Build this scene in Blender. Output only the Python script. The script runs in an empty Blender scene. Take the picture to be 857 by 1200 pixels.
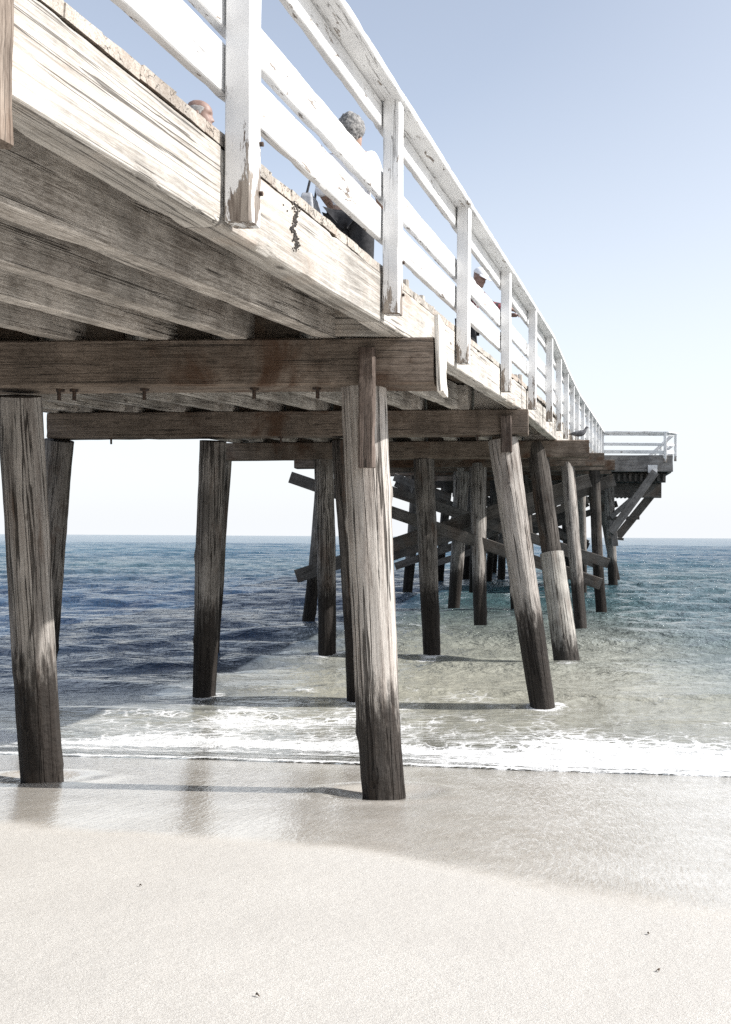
import bpy, bmesh, math, random
import numpy as np
from mathutils import Vector, Matrix, noise as mn
R = math.radians
random.seed(7); rng = np.random.default_rng(5)
sc = bpy.context.scene
C = sc.collection
F = 1150.0; CX = 660.0; CY = 629.8; EYE = 2.0; ROLL = 0.00583

def P(px, py, d):
    u = px-CX; v = CY-py
    return Vector(((u-ROLL*v)*d/F, d, EYE+(v+ROLL*u)*d/F))

def interp(x, tab):
    return float(np.interp(x, [t[0] for t in tab], [t[1] for t in tab]))

# ------------------------------------------------------------------ materials
class NT:
    def __init__(s, name):
        s.m = bpy.data.materials.new(name); s.m.use_nodes = True
        s.t = s.m.node_tree; s.t.nodes.clear()
        s.out = s.n('ShaderNodeOutputMaterial')
    def n(s, typ, **kw):
        nd = s.t.nodes.new(typ)
        for k, v in kw.items(): setattr(nd, k, v)
        return nd
    def l(s, a, b): s.t.links.new(a, b)
    def set(s, sock, v):
        if hasattr(v, 'links') or isinstance(v, bpy.types.NodeSocket): s.l(v, sock)
        else: sock.default_value = v
    def math(s, op, a, b=0.0, c=0.0, clamp=False):
        nd = s.n('ShaderNodeMath', operation=op, use_clamp=clamp)
        s.set(nd.inputs[0], a); s.set(nd.inputs[1], b); s.set(nd.inputs[2], c)
        return nd.outputs[0]
    def vmath(s, op, a, b):
        nd = s.n('ShaderNodeVectorMath', operation=op)
        s.set(nd.inputs[0], a); s.set(nd.inputs[1], b)
        return nd.outputs[0]
    def noise(s, vec, scale, detail=4, rough=.55, dist=0.0):
        nd = s.n('ShaderNodeTexNoise'); s.l(vec, nd.inputs['Vector'])
        nd.inputs['Scale'].default_value = scale; nd.inputs['Detail'].default_value = detail
        nd.inputs['Roughness'].default_value = rough; nd.inputs['Distortion'].default_value = dist
        return nd.outputs[0]
    def voro(s, vec, scale, feature='F1', rnd=1.0):
        nd = s.n('ShaderNodeTexVoronoi', feature=feature); s.l(vec, nd.inputs['Vector'])
        nd.inputs['Scale'].default_value = scale; nd.inputs['Randomness'].default_value = rnd
        return nd.outputs[0]
    def mr(s, v, a, b, c=0.0, d=1.0, smooth=True):
        nd = s.n('ShaderNodeMapRange', interpolation_type='SMOOTHSTEP' if smooth else 'LINEAR')
        s.set(nd.inputs[0], v)
        for i, q in enumerate((a, b, c, d)): s.set(nd.inputs[i+1], q)
        return nd.outputs[0]
    def mix(s, f, a, b, blend='MIX'):
        nd = s.n('ShaderNodeMix', data_type='RGBA', blend_type=blend)
        s.set(nd.inputs[0], f)
        for i, q in ((6, a), (7, b)):
            if isinstance(q, tuple) and len(q) == 3: q = q+(1,)
            s.set(nd.inputs[i], q)
        return nd.outputs[2]
    def bump(s, h, strength, dist, normal=None):
        nd = s.n('ShaderNodeBump'); nd.inputs['Strength'].default_value = strength
        nd.inputs['Distance'].default_value = dist; s.l(h, nd.inputs['Height'])
        if normal is not None: s.l(normal, nd.inputs['Normal'])
        return nd.outputs[0]
    def bsdf(s, col, rough, normal=None, **kw):
        b = s.n('ShaderNodeBsdfPrincipled')
        if isinstance(col, tuple): col = col+(1,) if len(col) == 3 else col
        s.set(b.inputs['Base Color'], col); s.set(b.inputs['Roughness'], rough)
        if normal is not None: s.l(normal, b.inputs['Normal'])
        for k, v in kw.items(): s.set(b.inputs[k.replace('_', ' ')], v)
        return b
    def done(s, b): s.l(b.outputs[0], s.out.inputs[0]); return s.m

def local_coord(t, sx, sy):
    """object coordinates (length along local X) shifted per object, stretched along the grain"""
    tc = t.n('ShaderNodeTexCoord'); oi = t.n('ShaderNodeObjectInfo')
    off = t.math('MULTIPLY', oi.outputs['Random'], 61.0)
    cb = t.n('ShaderNodeCombineXYZ')
    for i in range(3): t.l(off, cb.inputs[i])
    v = t.vmath('ADD', tc.outputs['Object'], cb.outputs[0])
    return v, t.vmath('MULTIPLY', v, (sx, sy, sy)), tc, oi

def wood(name, light, dark, crack=1.0, brown=0.0, brown_col=(.13, .065, .03), figure=.5, white=0.0, edge=False):
    t = NT(name)
    v, g, tc, oi = local_coord(t, 1.0, 11.0)
    fib = t.noise(t.vmath('MULTIPLY', v, (1.1, 46, 46)), 3.0, 8, .72, .12)
    mid = t.noise(t.vmath('MULTIPLY', v, (1.0, 7, 7)), 1.6, 5, .6, .5)
    low = t.noise(t.vmath('MULTIPLY', v, (.45, 3.0, 3.0)), 1.3, 2, .5, .3)
    ring = t.math('FRACT', t.math('MULTIPLY', t.noise(t.vmath('MULTIPLY', v, (.7, 3.4, 3.4)), 1.5, 3, .5, .3), 24.0))
    
    blot = t.noise(v, 2.3, 5, .6, .2)
    ck = t.math('ABSOLUTE', t.math('SUBTRACT', t.noise(t.vmath('MULTIPLY', v, (.16, 11, 11)), 2.0, 3, .5, .05), .5))
    crackm = t.math('MULTIPLY', t.mr(ck, .004, .017, 1, 0), t.mr(t.noise(t.vmath('MULTIPLY', v, (.5, 5, 5)), 1.9, 2), .44, .54))
    ln = t.math('ABSOLUTE', t.math('SUBTRACT', t.noise(t.vmath('MULTIPLY', v, (.30, 30, 30)), 2.4, 4, .6, .08), .5))
    line = t.mr(ln, .0, .035, 1, 0)
    ln2 = t.math('ABSOLUTE', t.math('SUBTRACT', t.noise(t.vmath('MULTIPLY', v, (.5, 64, 64)), 2.4, 3, .6), .5))
    line = t.math('ADD', line, t.math('MULTIPLY', t.mr(ln2, .0, .06, 1, 0), .6))
    grit = t.noise(t.vmath('MULTIPLY', v, (9, 60, 60)), 3.2, 3, .7)
    f = t.math('ADD', t.math('MULTIPLY', fib, .5), t.math('ADD', t.math('MULTIPLY', mid, .25), t.math('MULTIPLY', grit, .25)))
    f = t.math('SUBTRACT', f, t.math('MULTIPLY', line, .055))
    f = t.math('SUBTRACT', f, t.math('MULTIPLY', t.mr(ring, .55, 1.0), .085*figure))
    f = t.mr(f, .33, .60)
    col = t.mix(f, dark, light)
    stn = t.mr(t.noise(t.vmath('MULTIPLY', v, (2.4, 1.5, .7)), 1.6, 6, .68, .4), .47, .66, 0, .7)
    col = t.mix(t.math('MULTIPLY', stn, .5 if white == 0 else .12), col, (dark[0]*.6, dark[1]*.55, dark[2]*.5))
    bl = t.mr(blot, .32, .62, .68, 1.14)
    col = t.mix(1.0, col, t.combine3(bl) if hasattr(t, 'combine3') else col, 'MULTIPLY') if False else col
    hs = t.n('ShaderNodeHueSaturation'); t.l(col, hs.inputs['Color'])
    t.l(t.math('MULTIPLY', bl, t.mr(oi.outputs['Random'], 0, 1, .86, 1.12, False)), hs.inputs['Value']); col = hs.outputs[0]
    if white > 0:
        wm = t.mr(t.noise(t.vmath('MULTIPLY', v, (.5, 20, 20)), 1.9, 7, .75), .52-.16*white, .66-.1*white)
        col = t.mix(t.math('MULTIPLY', wm, white), col, (.66, .63, .58))
    if brown > 0:
        bm = t.mr(t.noise(t.vmath('ADD', v, (5, 3, 1)), 1.5, 5, .6, .6), .50, .66)
        col = t.mix(t.math('MULTIPLY', bm, brown), col, brown_col)
    # knots and small nail stains
    kn = t.voro(t.vmath('MULTIPLY', v, (1.0, 2.6, 2.6)), 1.35)
    knm = t.mr(kn, .03, .085, 1, 0)
    col = t.mix(t.math('MULTIPLY', knm, .75), col, (.035, .026, .02))
    col = t.mix(t.math('MULTIPLY', crackm, .85*crack), col, (.02, .016, .013))
    h = t.math('SUBTRACT', t.math('ADD', t.math('MULTIPLY', fib, .5), t.math('MULTIPLY', mid, .5)), t.math('MULTIPLY', crackm, 1.6*crack))
    nrm = t.bump(h, .55, .012)
    return t.done(t.bsdf(col, .85, nrm, Specular_IOR_Level=.25))

def painted(name, lower_peel=0.0, peel=.5):
    t = NT(name)
    v, g, tc, oi = local_coord(t, 1, 8)
    base = t.mix(t.mr(t.noise(v, 3.0, 5, .6), .3, .7), (.60, .60, .60), (.76, .76, .755))
    streak = t.noise(t.vmath('MULTIPLY', v, (1.2, 24, 24)), 2.0, 6, .65, .2)
    base = t.mix(t.mr(streak, .60, .75, 0, .45), base, (.50, .48, .45))
    woodc = t.mix(t.mr(t.noise(t.vmath('MULTIPLY', v, (1.5, 20, 20)), 3, 6, .65), .35, .65), (.10, .075, .06), (.33, .29, .25))
    pn = t.noise(t.vmath('MULTIPLY', v, (1.6, 7.0, 7.0)), 3.2, 7, .68, .2)
    thr = .70-.06*peel
    pm = t.mr(pn, thr, thr+.015, 0, 1)
    if lower_peel > 0:
        sx = t.n('ShaderNodeSeparateXYZ'); t.l(tc.outputs['Object'], sx.inputs[0])
        low = t.mr(sx.outputs[0], .02, .36, .17*lower_peel, 0)
        pm = t.math('MAXIMUM', pm, t.mr(t.math('ADD', pn, low), thr-.02, thr+.005, 0, 1))
    gap = t.math('ABSOLUTE', t.math('SUBTRACT', t.noise(t.vmath('MULTIPLY', v, (.4, 12, 12)), 2.2, 3), .5))
    cr = t.math('MULTIPLY', t.mr(gap, .003, .011, 1, 0), t.mr(t.noise(t.vmath('MULTIPLY', v, (.8, 4, 4)), 2.0, 2), .50, .6))
    col = t.mix(pm, base, woodc)
    col = t.mix(t.math('MULTIPLY', cr, .75), col, (.07, .06, .05))
    h = t.math('SUBTRACT', t.math('SUBTRACT', t.math('MULTIPLY', streak, .35), pm), cr)
    return t.done(t.bsdf(col, .55, t.bump(h, .4, .004), Specular_IOR_Level=.35))

def pile_mat(name, light, dark, bleach=0.0, wet_top=.95):
    t = NT(name)
    v, g, tc, oi = local_coord(t, 1, 10)
    fib = t.noise(t.vmath('MULTIPLY', v, (.7, 30, 30)), 2.6, 8, .74, .1)
    mid = t.noise(t.vmath('MULTIPLY', v, (.4, 7, 7)), 1.9, 5, .6, .2)
    ln = t.math('ABSOLUTE', t.math('SUBTRACT', t.noise(t.vmath('MULTIPLY', v, (.25, 22, 22)), 2.4, 4, .6, .05), .5))
    line = t.mr(ln, .0, .04, 1, 0)
    grit = t.noise(t.vmath('MULTIPLY', v, (12, 40, 40)), 2.6, 4, .7)
    f = t.math('ADD', t.math('MULTIPLY', fib, .45), t.math('ADD', t.math('MULTIPLY', mid, .3), t.math('MULTIPLY', grit, .25)))
    f = t.mr(t.math('SUBTRACT', f, t.math('MULTIPLY', line, .07)), .33, .61)
    col = t.mix(f, dark, light)
    bl = t.mr(t.noise(v, 2.2, 5, .6), .3, .65, .55, 1.15)
    hs = t.n('ShaderNodeHueSaturation'); t.l(col, hs.inputs['Color'])
    t.l(t.math('MULTIPLY', bl, t.mr(oi.outputs['Random'], 0, 1, .75, 1.15, False)), hs.inputs['Value']); col = hs.outputs[0]
    rm_ = t.mr(t.noise(t.vmath('MULTIPLY', v, (1.1, 3, 3)), 1.3, 6, .68, .3), .52, .68, 0, .6)
    col = t.mix(rm_, col, (.085, .052, .035))
    if bleach > 0:
        wm = t.mr(t.noise(t.vmath('MULTIPLY', v, (.4, 9, 9)), 1.9, 7, .7, .1), .40, .60)
        col = t.mix(t.math('MULTIPLY', wm, bleach), col, (.62, .59, .55))
    ck = t.math('ABSOLUTE', t.math('SUBTRACT', t.noise(t.vmath('MULTIPLY', v, (.18, 9, 9)), 2.2, 3, .5, .05), .5))
    cm = t.math('MULTIPLY', t.mr(ck, .006, .034, 1, 0), t.mr(mid, .40, .52))
    col = t.mix(t.math('MULTIPLY', cm, .85), col, (.02, .016, .013))
    kn = t.voro(t.vmath('MULTIPLY', v, (1.0, 2.0, 2.0)), 2.1)
    col = t.mix(t.mr(kn, .02, .07, .5, 0), col, (.05, .038, .03))
    # tar and algae band above the tide line, ragged upper edge
    geo = t.n('ShaderNodeNewGeometry'); sp = t.n('ShaderNodeSeparateXYZ'); t.l(geo.outputs['Position'], sp.inputs[0])
    rag = t.math('ADD', sp.outputs[2], t.math('MULTIPLY', t.math('SUBTRACT', t.noise(t.vmath('MULTIPLY', v, (2.0, 12, 12)), 2.4, 7, .7), .5), 1.2))
    wet = t.mr(rag, wet_top-.28, wet_top+.10, 1, 0)
    wcol = t.mix(t.noise(v, 14, 4), (.005, .004, .004), (.028, .022, .018))
    col = t.mix(t.math('MULTIPLY', wet, .93), col, wcol)
    h = t.math('SUBTRACT', t.math('ADD', t.math('MULTIPLY', fib, .6), t.math('MULTIPLY', t.noise(v, 30, 4), t.math('MULTIPLY', wet, .8))), t.math('MULTIPLY', cm, 1.8))
    return t.done(t.bsdf(col, t.mr(wet, 0, 1, .85, .7), t.bump(h, .8, .022), Specular_IOR_Level=.15))

def plain(name, a, b, scale=40, rough=.8, bumpd=.002, **kw):
    t = NT(name)
    tc = t.n('ShaderNodeTexCoord')
    n = t.noise(tc.outputs['Object'], scale, 5, .6)
    return t.done(t.bsdf(t.mix(t.mr(n, .35, .65), a, b), rough, t.bump(n, .5, bumpd), **kw))

def plaid(name, a, b, c):
    t = NT(name)
    tc = t.n('ShaderNodeTexCoord')
    vo = t.voro(tc.outputs['Object'], 26)
    n = t.noise(tc.outputs['Object'], 18, 3)
    col = t.mix(t.mr(n, .46, .52), a, b)
    col = t.mix(t.mr(vo, .28, .34, 1, 0), col, c)
    return t.done(t.bsdf(col, .85))

M = {}
M['fascia'] = wood('bleached fascia timber', (.50, .475, .44), (.26, .235, .205), crack=.85, brown=.3, brown_col=(.42, .31, .23), figure=.35, white=.5)
M['stringer'] = wood('grey joist timber', (.64, .60, .55), (.21, .185, .16), crack=.95, brown=.35, brown_col=(.09, .065, .05), figure=.55)
M['cap'] = wood('brown cap timber', (.22, .18, .148), (.075, .058, .045), crack=.8, brown=.8, brown_col=(.065, .030, .014), figure=.7)
M['deck'] = wood('deck plank timber', (.56, .525, .475), (.28, .245, .21), crack=.9, brown=.35, brown_col=(.34, .22, .15), figure=.3)
M['shaded_wood'] = wood('shade darkened deck timber', (.17, .145, .12), (.06, .05, .04), crack=.5, brown=.5, figure=.3)  # shade of the recess under the deck put into the timber colour
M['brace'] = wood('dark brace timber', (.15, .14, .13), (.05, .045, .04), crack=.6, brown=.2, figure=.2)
M['strut'] = wood('grey strut timber', (.26, .25, .24), (.11, .10, .095), crack=.6, figure=.3)
M['cleat'] = wood('rust stained cleat timber', (.17, .135, .115), (.03, .022, .018), crack=1, brown=.9, brown_col=(.028, .012, .008), figure=.2)
M['bleach_board'] = wood('bleached board', (.74, .71, .66), (.45, .41, .36), crack=.8, figure=.3, white=.9)
M['paint'] = painted('white rail paint', 0, 1.45)
M['post_paint'] = painted('white post paint', 1.0, .9)
M['pile'] = pile_mat('weathered pile', (.33, .305, .28), (.065, .056, .05), 0.0, 1.2)
M['pile_main'] = pile_mat('bleached pile', (.42, .38, .345), (.10, .082, .07), .6, 1.08)
M['pile_dark'] = pile_mat('dark pile', (.15, .135, .122), (.032, .027, .024), 0.0, 1.3)
M['pile_mid'] = pile_mat('grey pile', (.34, .31, .285), (.075, .064, .056), .35, 1.22)
M['sleeve'] = pile_mat('concrete sleeve', (.38, .36, .33), (.24, .225, .20), .25, .45)
M['old_post'] = wood('old brown post timber', (.36, .30, .25), (.12, .09, .07), crack=1, brown=.5, brown_col=(.16, .10, .065), figure=.3)
M['tar'] = plain('tar', (.015, .012, .01), (.05, .04, .033), 60, .8)
M['iron'] = plain('rusty iron', (.018, .012, .01), (.06, .035, .022), 60, .8, .003)

# ------------------------------------------------------------------ mesh helpers
def link(name, me, mat, parent=None, mw=None):
    o = bpy.data.objects.new(name, me); C.objects.link(o)
    if mat is not None and len(me.materials) == 0: me.materials.append(mat)
    if mw is not None: o.matrix_world = mw
    if parent is not None:
        o.parent = parent
        o.matrix_parent_inverse = Matrix.Identity(4)
        if mw is not None: o.matrix_local = world_inv(parent) @ mw
    return o
_w = {}; _last = [None]
def world_inv(p):
    return _w[p.name].inverted()
def reg(o, mw): _w[o.name] = mw

def finish(bm, sharp=35):
    bm.normal_update()
    me = bpy.data.meshes.new('m'); bm.to_mesh(me); bm.free()
    for p in me.polygons: p.use_smooth = True
    me.set_sharp_from_angle(angle=R(sharp))
    return me

def frame(p0, p1, up=(0, 0, 1)):
    x = (p1-p0).normalized(); up = Vector(up)
    y = up.cross(x).normalized(); z = x.cross(y)
    m = Matrix((x, y, z)).transposed().to_4x4(); m.translation = p0
    return m

def beam_mesh(L, w, h, seg=.25, jit=.003, ch=.008, sides=3, chip=0.0, taper=None):
    """timber along local X, w across (Y), h high (Z), worn edges"""
    n = max(2, int(L/seg)+1)
    prof = []
    hw, hh = w/2, h/2
    cor = [(-hw, -hh), (hw, -hh), (hw, hh), (-hw, hh)]
    for i in range(4):
        a = Vector(cor[i]); b = Vector(cor[(i+1) % 4]); d = (b-a); l = d.length; d /= l
        c = min(ch, l*.3)
        for k in range(sides+1):
            s = c+(l-2*c)*k/sides
            prof.append((a+d*s, 1.0 if k in (0, sides) else 0.0))
    bm = bmesh.new(); rows = []
    s0 = random.uniform(0, 100)
    for i in range(n+1):
        x = L*i/n; row = []
        for (p, e) in prof:
            q = Vector((x*1.5+s0, p.x*5, p.y*5))
            k = jit*(mn.noise(q)*.7+mn.noise(q*4)*.55+mn.noise(q*14)*.25)
            if e and chip: k -= chip*max(0, mn.noise(Vector((x*6+s0, p.x*9, p.y*9)))-.22)*1.7
            dr = Vector((p.x/hw, p.y/hh)).normalized()
            q2 = p+dr*k
            xx = x
            if i in (0, n): xx += jit*1.5*mn.noise(Vector((s0, p.x*20, p.y*20)))
            row.append(bm.verts.new((xx, q2.x, q2.y)))
        rows.append(row)
    m = len(prof)
    for i in range(n):
        for j in range(m):
            bm.faces.new((rows[i][j], rows[i+1][j], rows[i+1][(j+1) % m], rows[i][(j+1) % m]))
    bm.faces.new(rows[0]); bm.faces.new(list(reversed(rows[-1])))
    bmesh.ops.recalc_face_normals(bm, faces=bm.faces)
    return finish(bm, 24)

def beam(name, p0, p1, w, h, mat, parent=None, up=(0, 0, 1), label=None, **kw):
    p0 = Vector(p0); p1 = Vector(p1)
    me = beam_mesh((p1-p0).length, w, h, **kw)
    o = link(name, me, mat, parent, frame(p0, p1, up))
    reg(o, frame(p0, p1, up))
    if label: o['label'] = label
    _last[0] = o
    return o

def pile_mesh(L, r0, r1, seg=.09, ns=28, rough=1.0, bow=.03, sharp=60):
    n = max(6, int(L/seg)); s0 = random.uniform(0, 200); ph = random.uniform(0, 6.28)
    knots = [] if rough == 0 else [(random.uniform(.1, .95)*L, random.uniform(0, 6.28), random.uniform(.035, .06)) for _ in range(max(2, int(L*1.4)))]
    bm = bmesh.new(); rows = []
    for i in range(n+1):
        t = i/n; x = L*t; r = r0+(r1-r0)*t
        cy = bow*math.sin(t*3.1)*math.cos(ph)+.012*mn.noise(Vector((x*1.1+s0, 0, 0))); cz = bow*math.sin(t*3.1)*math.sin(ph)+.012*mn.noise(Vector((0, x*1.1+s0, 0)))
        row = []
        for j in range(ns):
            a = 2*math.pi*j/ns
            ca, sa = math.cos(a), math.sin(a)
            k = .045*mn.noise(Vector((x*.7+s0, ca*1.3, sa*1.3)))+.06*mn.noise(Vector((x*.35+s0, ca*3.6, sa*3.6)))+.03*mn.noise(Vector((x*6+s0, ca*5, sa*5)))
            rr = r*(1+k*rough)
            for (kx, ka, kr) in knots:
                dx = x-kx; da = (a-ka+math.pi) % (2*math.pi)-math.pi
                rr += .016*math.exp(-(dx*dx+(da*r)**2)/(kr*kr))*(.6 if rough < .9 else 1)
            row.append(bm.verts.new((x, cy+rr*ca, cz+rr*sa)))
        rows.append(row)
    for i in range(n):
        for j in range(ns):
            bm.faces.new((rows[i][j], rows[i+1][j], rows[i+1][(j+1) % ns], rows[i][(j+1) % ns]))
    bm.faces.new(rows[0]); bm.faces.new(list(reversed(rows[-1])))
    bmesh.ops.recalc_face_normals(bm, faces=bm.faces)
    return finish(bm, sharp)

def pile(pb, pt, rb, rt, mat, parent, name='pile', label=None, **kw):
    pb = Vector(pb); pt = Vector(pt)
    d = (pt-pb).normalized(); pb = pb-d*1.2            # driven into the ground
    mw = frame(pb, pt, (0, 1, 0))
    o = link(name, pile_mesh((pt-pb).length, rb, rt, **kw), mat, parent, mw); reg(o, mw)
    if label: o['label'] = label
    return o

# ------------------------------------------------------------------ pier geometry
EXT = [(-6, -2.06), (2.3, -1.315), (5.5, -1.03), (7.6, -.84), (9.85, -.64), (11.98, -.445), (14.1, -.27), (16.3, -.145), (18.5, -.02), (20.6, .11), (22.8, .25), (36, 1.30), (60, 3.2)]
ZFT = [(-6, 2.64), (2.33, 3.03), (3.37, 3.085), (5.57, 3.21), (12, 3.518), (16.8, 3.66), (22, 3.89), (27.5, 4.17), (33, 4.42), (38, 4.56), (60, 4.7)]
def EX(d): return interp(d, EXT)              # outer face of the fascia
def ZF(d): return interp(d, ZFT)              # underside of fascia
def ZT(d): return 4.486+.05*(d-5.53) if d < 38 else 4.486+.05*32.47   # top of the hand rail
def ZD(d): return ZT(d)-.96                   # top of the deck
def XF(X, d): return .014*(X-EX(d))           # slight crossfall
WID = 5.5
root = bpy.data.objects.new('pier', None); C.objects.link(root); root.location = (EX(6.2)-2.7, 6.2, 0)
reg(root, Matrix.Translation(root.location))
root['label'] = 'long weathered timber pier with white painted railing on round piles running out over the sea'
root['category'] = 'pier'

# cap beams (bents)
bents = [0.9, 6.2, 11.5, 16.8, 22.0, 27.4, 33.0, 38.6, 44.2, 49.8, 55.0]
capR = [-1.30, -.805, -.415, .434, .91, 1.43, 1.6, 3.7, 3.7, 3.7, 3.7]
capL = [-7.2, -6.6, -5.98, -5.76, -6.0, -6.1, -6.1, -6.2, -6.2, -6.2, -6.2]
for i, d in enumerate(bents):
    top = ZF(d)-.01
    h = .29; XL, XR = capL[i], capR[i]
    c0 = Vector((XL, d, top-h/2+XF(XL, d))); c1 = Vector((XR, d, top-h/2+XF(XR, d)))
    beam('cap_beam', c0, c1, .30, h, M['cap'], root, seg=.12 if i < 3 else .5, sides=5 if i < 3 else 2, jit=.004, ch=.012, chip=.012,
         label='brown stained cap beam over the nearest piles' if i == 1 else None)
    if i in (1, 2):
        for px in ((74, 90, 300, 373, 172) if i == 1 else (132, 330, 560)):
            X = (px-CX)*d/F
            me = pile_mesh(.075, .012, .012, seg=.02, ns=8, rough=0, bow=0)
            z = top-h+XF(X, d)
            b = link('bolt', me, M['iron'], root, frame(Vector((X, d-.05, z-.07)), Vector((X, d-.05, z+.05)), (0, 1, 0)))
            me = pile_mesh(.02, .028, .028, seg=.01, ns=6, rough=0, bow=0, sharp=30)
            n = link('nut', me, M['iron'], None, None); n.parent = b; n.location = (.055, 0, 0)

# stringers, each bay
for i in range(len(bents)-1):
    d0, d1 = bents[i], bents[i+1]
    nst = 10
    for k in range(1, nst):
        off = .10+.548*k + (.10 if i % 2 else 0)
        if i == 0 : off = [0, .49, 1.04, 1.52, 2.10, 2.65, 3.2, 3.75, 4.3, 4.85][k]
        a, b = d0-.25, d1+(.22 if i else .04)
        if i == 1: a = 6.33-.12
        pa = Vector((EX(a)-off, a, 0)); pb = Vector((EX(b)-off, b, 0))
        hh = .265
        if i == 0 and k == 1: pa.x -= .06
        pa.z = ZF(a)+hh/2+XF(pa.x, a); pb.z = ZF(b)+hh/2+XF(pb.x, b)
        if i == 0: pa.z -= .10; pa.z += (hh-.265)
        beam('stringer', pa, pb, random.uniform(.105, .12), hh+random.uniform(-.008, .008), M['stringer'], root, seg=.15 if i < 2 else .8, sides=4 if i < 2 else 2, jit=.004 if i < 2 else .002, ch=.005, chip=.012)
# fascia beams, outer (right) face, hung on the bents
joints = [-6, -1.2, 3.47, 5.52, 11.45, 16.75, 21.9, 27.3, 32.9, 37.9]
for a, b in zip(joints[:-1], joints[1:]):
    b -= .012
    ks = max(1, int((b-a)/5.5))
    hh = (ZD(a)-.046-ZF(a)+ZD(b)-.046-ZF(b))/2
    pa = Vector((EX(a)-.07, a, ZF(a)+hh/2)); pb = Vector((EX(b)-.07, b, ZF(b)+hh/2))
    beam('fascia_beam', pa, pb, .14, hh, M['fascia'], root, seg=.06 if b < 12 else .4, sides=7 if b < 12 else 2, jit=.0045, ch=.008, chip=.022)
    fo = bpy.context.scene.objects[-1] if False else _last[0]; fo.data.materials.append(M['stringer'])
    for p in fo.data.polygons:
        if p.normal.y > .6: p.material_index = 1
    pa = Vector((EX(a)-WID+.07, a, ZF(a)+hh/2+XF(-6, a))); pb = Vector((EX(b)-WID+.07, b, ZF(b)+hh/2+XF(-6, b)))
    beam('fascia_beam', pa, pb, .14, hh, M['stringer'], root, seg=.5)
# blocking between the stringers over the caps
for i in (1, 2, 3):
    d = bents[i]
    for k in range(9):
        x1 = EX(d)-.16-.55*k; x0 = x1-.40
        if k == 0: x0 = -1.42; x1 = -1.09 if i == 1 else x1
        if i > 1 and k == 0: x0 = x1-.4
        z = ZF(d)+.125+XF(x0, d)
        yy = d-(.115 if (k == 0 and i == 1) else -.02)
        beam('blocking', (x0, yy, z), (x1, yy, z), .07, .25, M['shaded_wood'] if k else M['fascia'], root, seg=.1, jit=.004)  # inner blocks coloured dark to paint in the shade between stringers
# deck planks: one mesh, boards across
def deck_mesh(y0, y1, xl, xr, ztop, wob=.005, step=.195):
    bm = bmesh.new(); y = y0
    while y < y1:
        w = step*random.uniform(.9, 1.12); th = .044
        ex = random.uniform(-.004, wob); dz = random.uniform(-.003, .002)
        n = 8
        rows = []
        for i in range(n+1):
            t = i/n; row = []
            for (dy, z) in ((-.002, -th), (w*.5, -th), (w+.002, -th), (w+.001, -.005), (w-.005, 0), (w*.5, .001), (.005, 0), (-.001, -.005)):
                yd = y+dy; X = (xr(yd)+ex)*(1-t)+xl(yd)*t
                if i == 1: X = xr(yd)-.04
                q = Vector((X*3, (y+dy)*9, z*20))
                row.append(bm.verts.new((X+(random.uniform(-.004, .004) if i == 0 else 0), y+dy, ztop(y+dy)+.014*(X-xr(y))+dz+z+.0025*mn.noise(q))))
            rows.append(row)
        m = 8
        for i in range(n):
            for j in range(m): bm.faces.new((rows[i][j], rows[i+1][j], rows[i+1][(j+1) % m], rows[i][(j+1) % m]))
        bm.faces.new(rows[0]); bm.faces.new(rows[-1])
        y += w+.001
    bmesh.ops.recalc_face_normals(bm, faces=bm.faces)
    me = finish(bm, 40)
    me.materials.append(M['deck']); me.materials.append(M['shaded_wood'])
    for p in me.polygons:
        if p.normal.z < -.5: p.material_index = 1  # downward faces get the colour with shade painted in
    return me
dk = link('deck', deck_mesh(-6, 38, lambda y: EX(y)-WID, lambda y: EX(y), ZD), M['deck'], root, Matrix.Identity(4))
dk2 = link('platform_deck', deck_mesh(38.05, 56, lambda y: -6.3, lambda y: 4.20, lambda y: 5.20), M['deck'], root, Matrix.Identity(4))

# railing along the outer edge
posts = [-.85, 1.35, 3.50, 5.53, 7.60, 9.85, 11.98, 14.15, 16.35, 18.55, 20.7, 22.85, 25.0, 27.2, 29.35, 31.5, 33.65, 35.8, 37.9]
PT = .095
for i, d in enumerate(posts):
    if i == 1: continue
    X = EX(d)+.055+.004
    zt = ZT(d)-.045; zb = ZT(d)-1.25+random.uniform(-.03, .02)
    if i == 2: zb = ZT(d)-1.275
    ang = math.atan2(EX(d+1)-EX(d-1), 2.0)
    beam('rail_post', (X, d, zb), (X+random.uniform(-.004, .004), d, zt), PT+random.uniform(-.004, .004), PT, M['post_paint'], root, up=(math.cos(ang), -math.sin(ang), 0), seg=.06 if i < 7 else .3, sides=3, jit=.0022, ch=.006, chip=.006,
         label='nearest white railing post with peeling paint at its foot' if i == 2 else None)
    if i in (2, 3):
        pb_ = link('bolt', pile_mesh(.022, .009, .009, seg=.01, ns=8, rough=0, bow=0), M['iron'], root, frame(Vector((X+.04, d+.03, zb+.12)), Vector((X+.062, d+.03, zb+.12))))
        pb_ = link('bolt', pile_mesh(.022, .009, .009, seg=.01, ns=8, rough=0, bow=0), M['iron'], root, frame(Vector((X+.04, d+.03, zb+.30)), Vector((X+.062, d+.03, zb+.30))))
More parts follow.
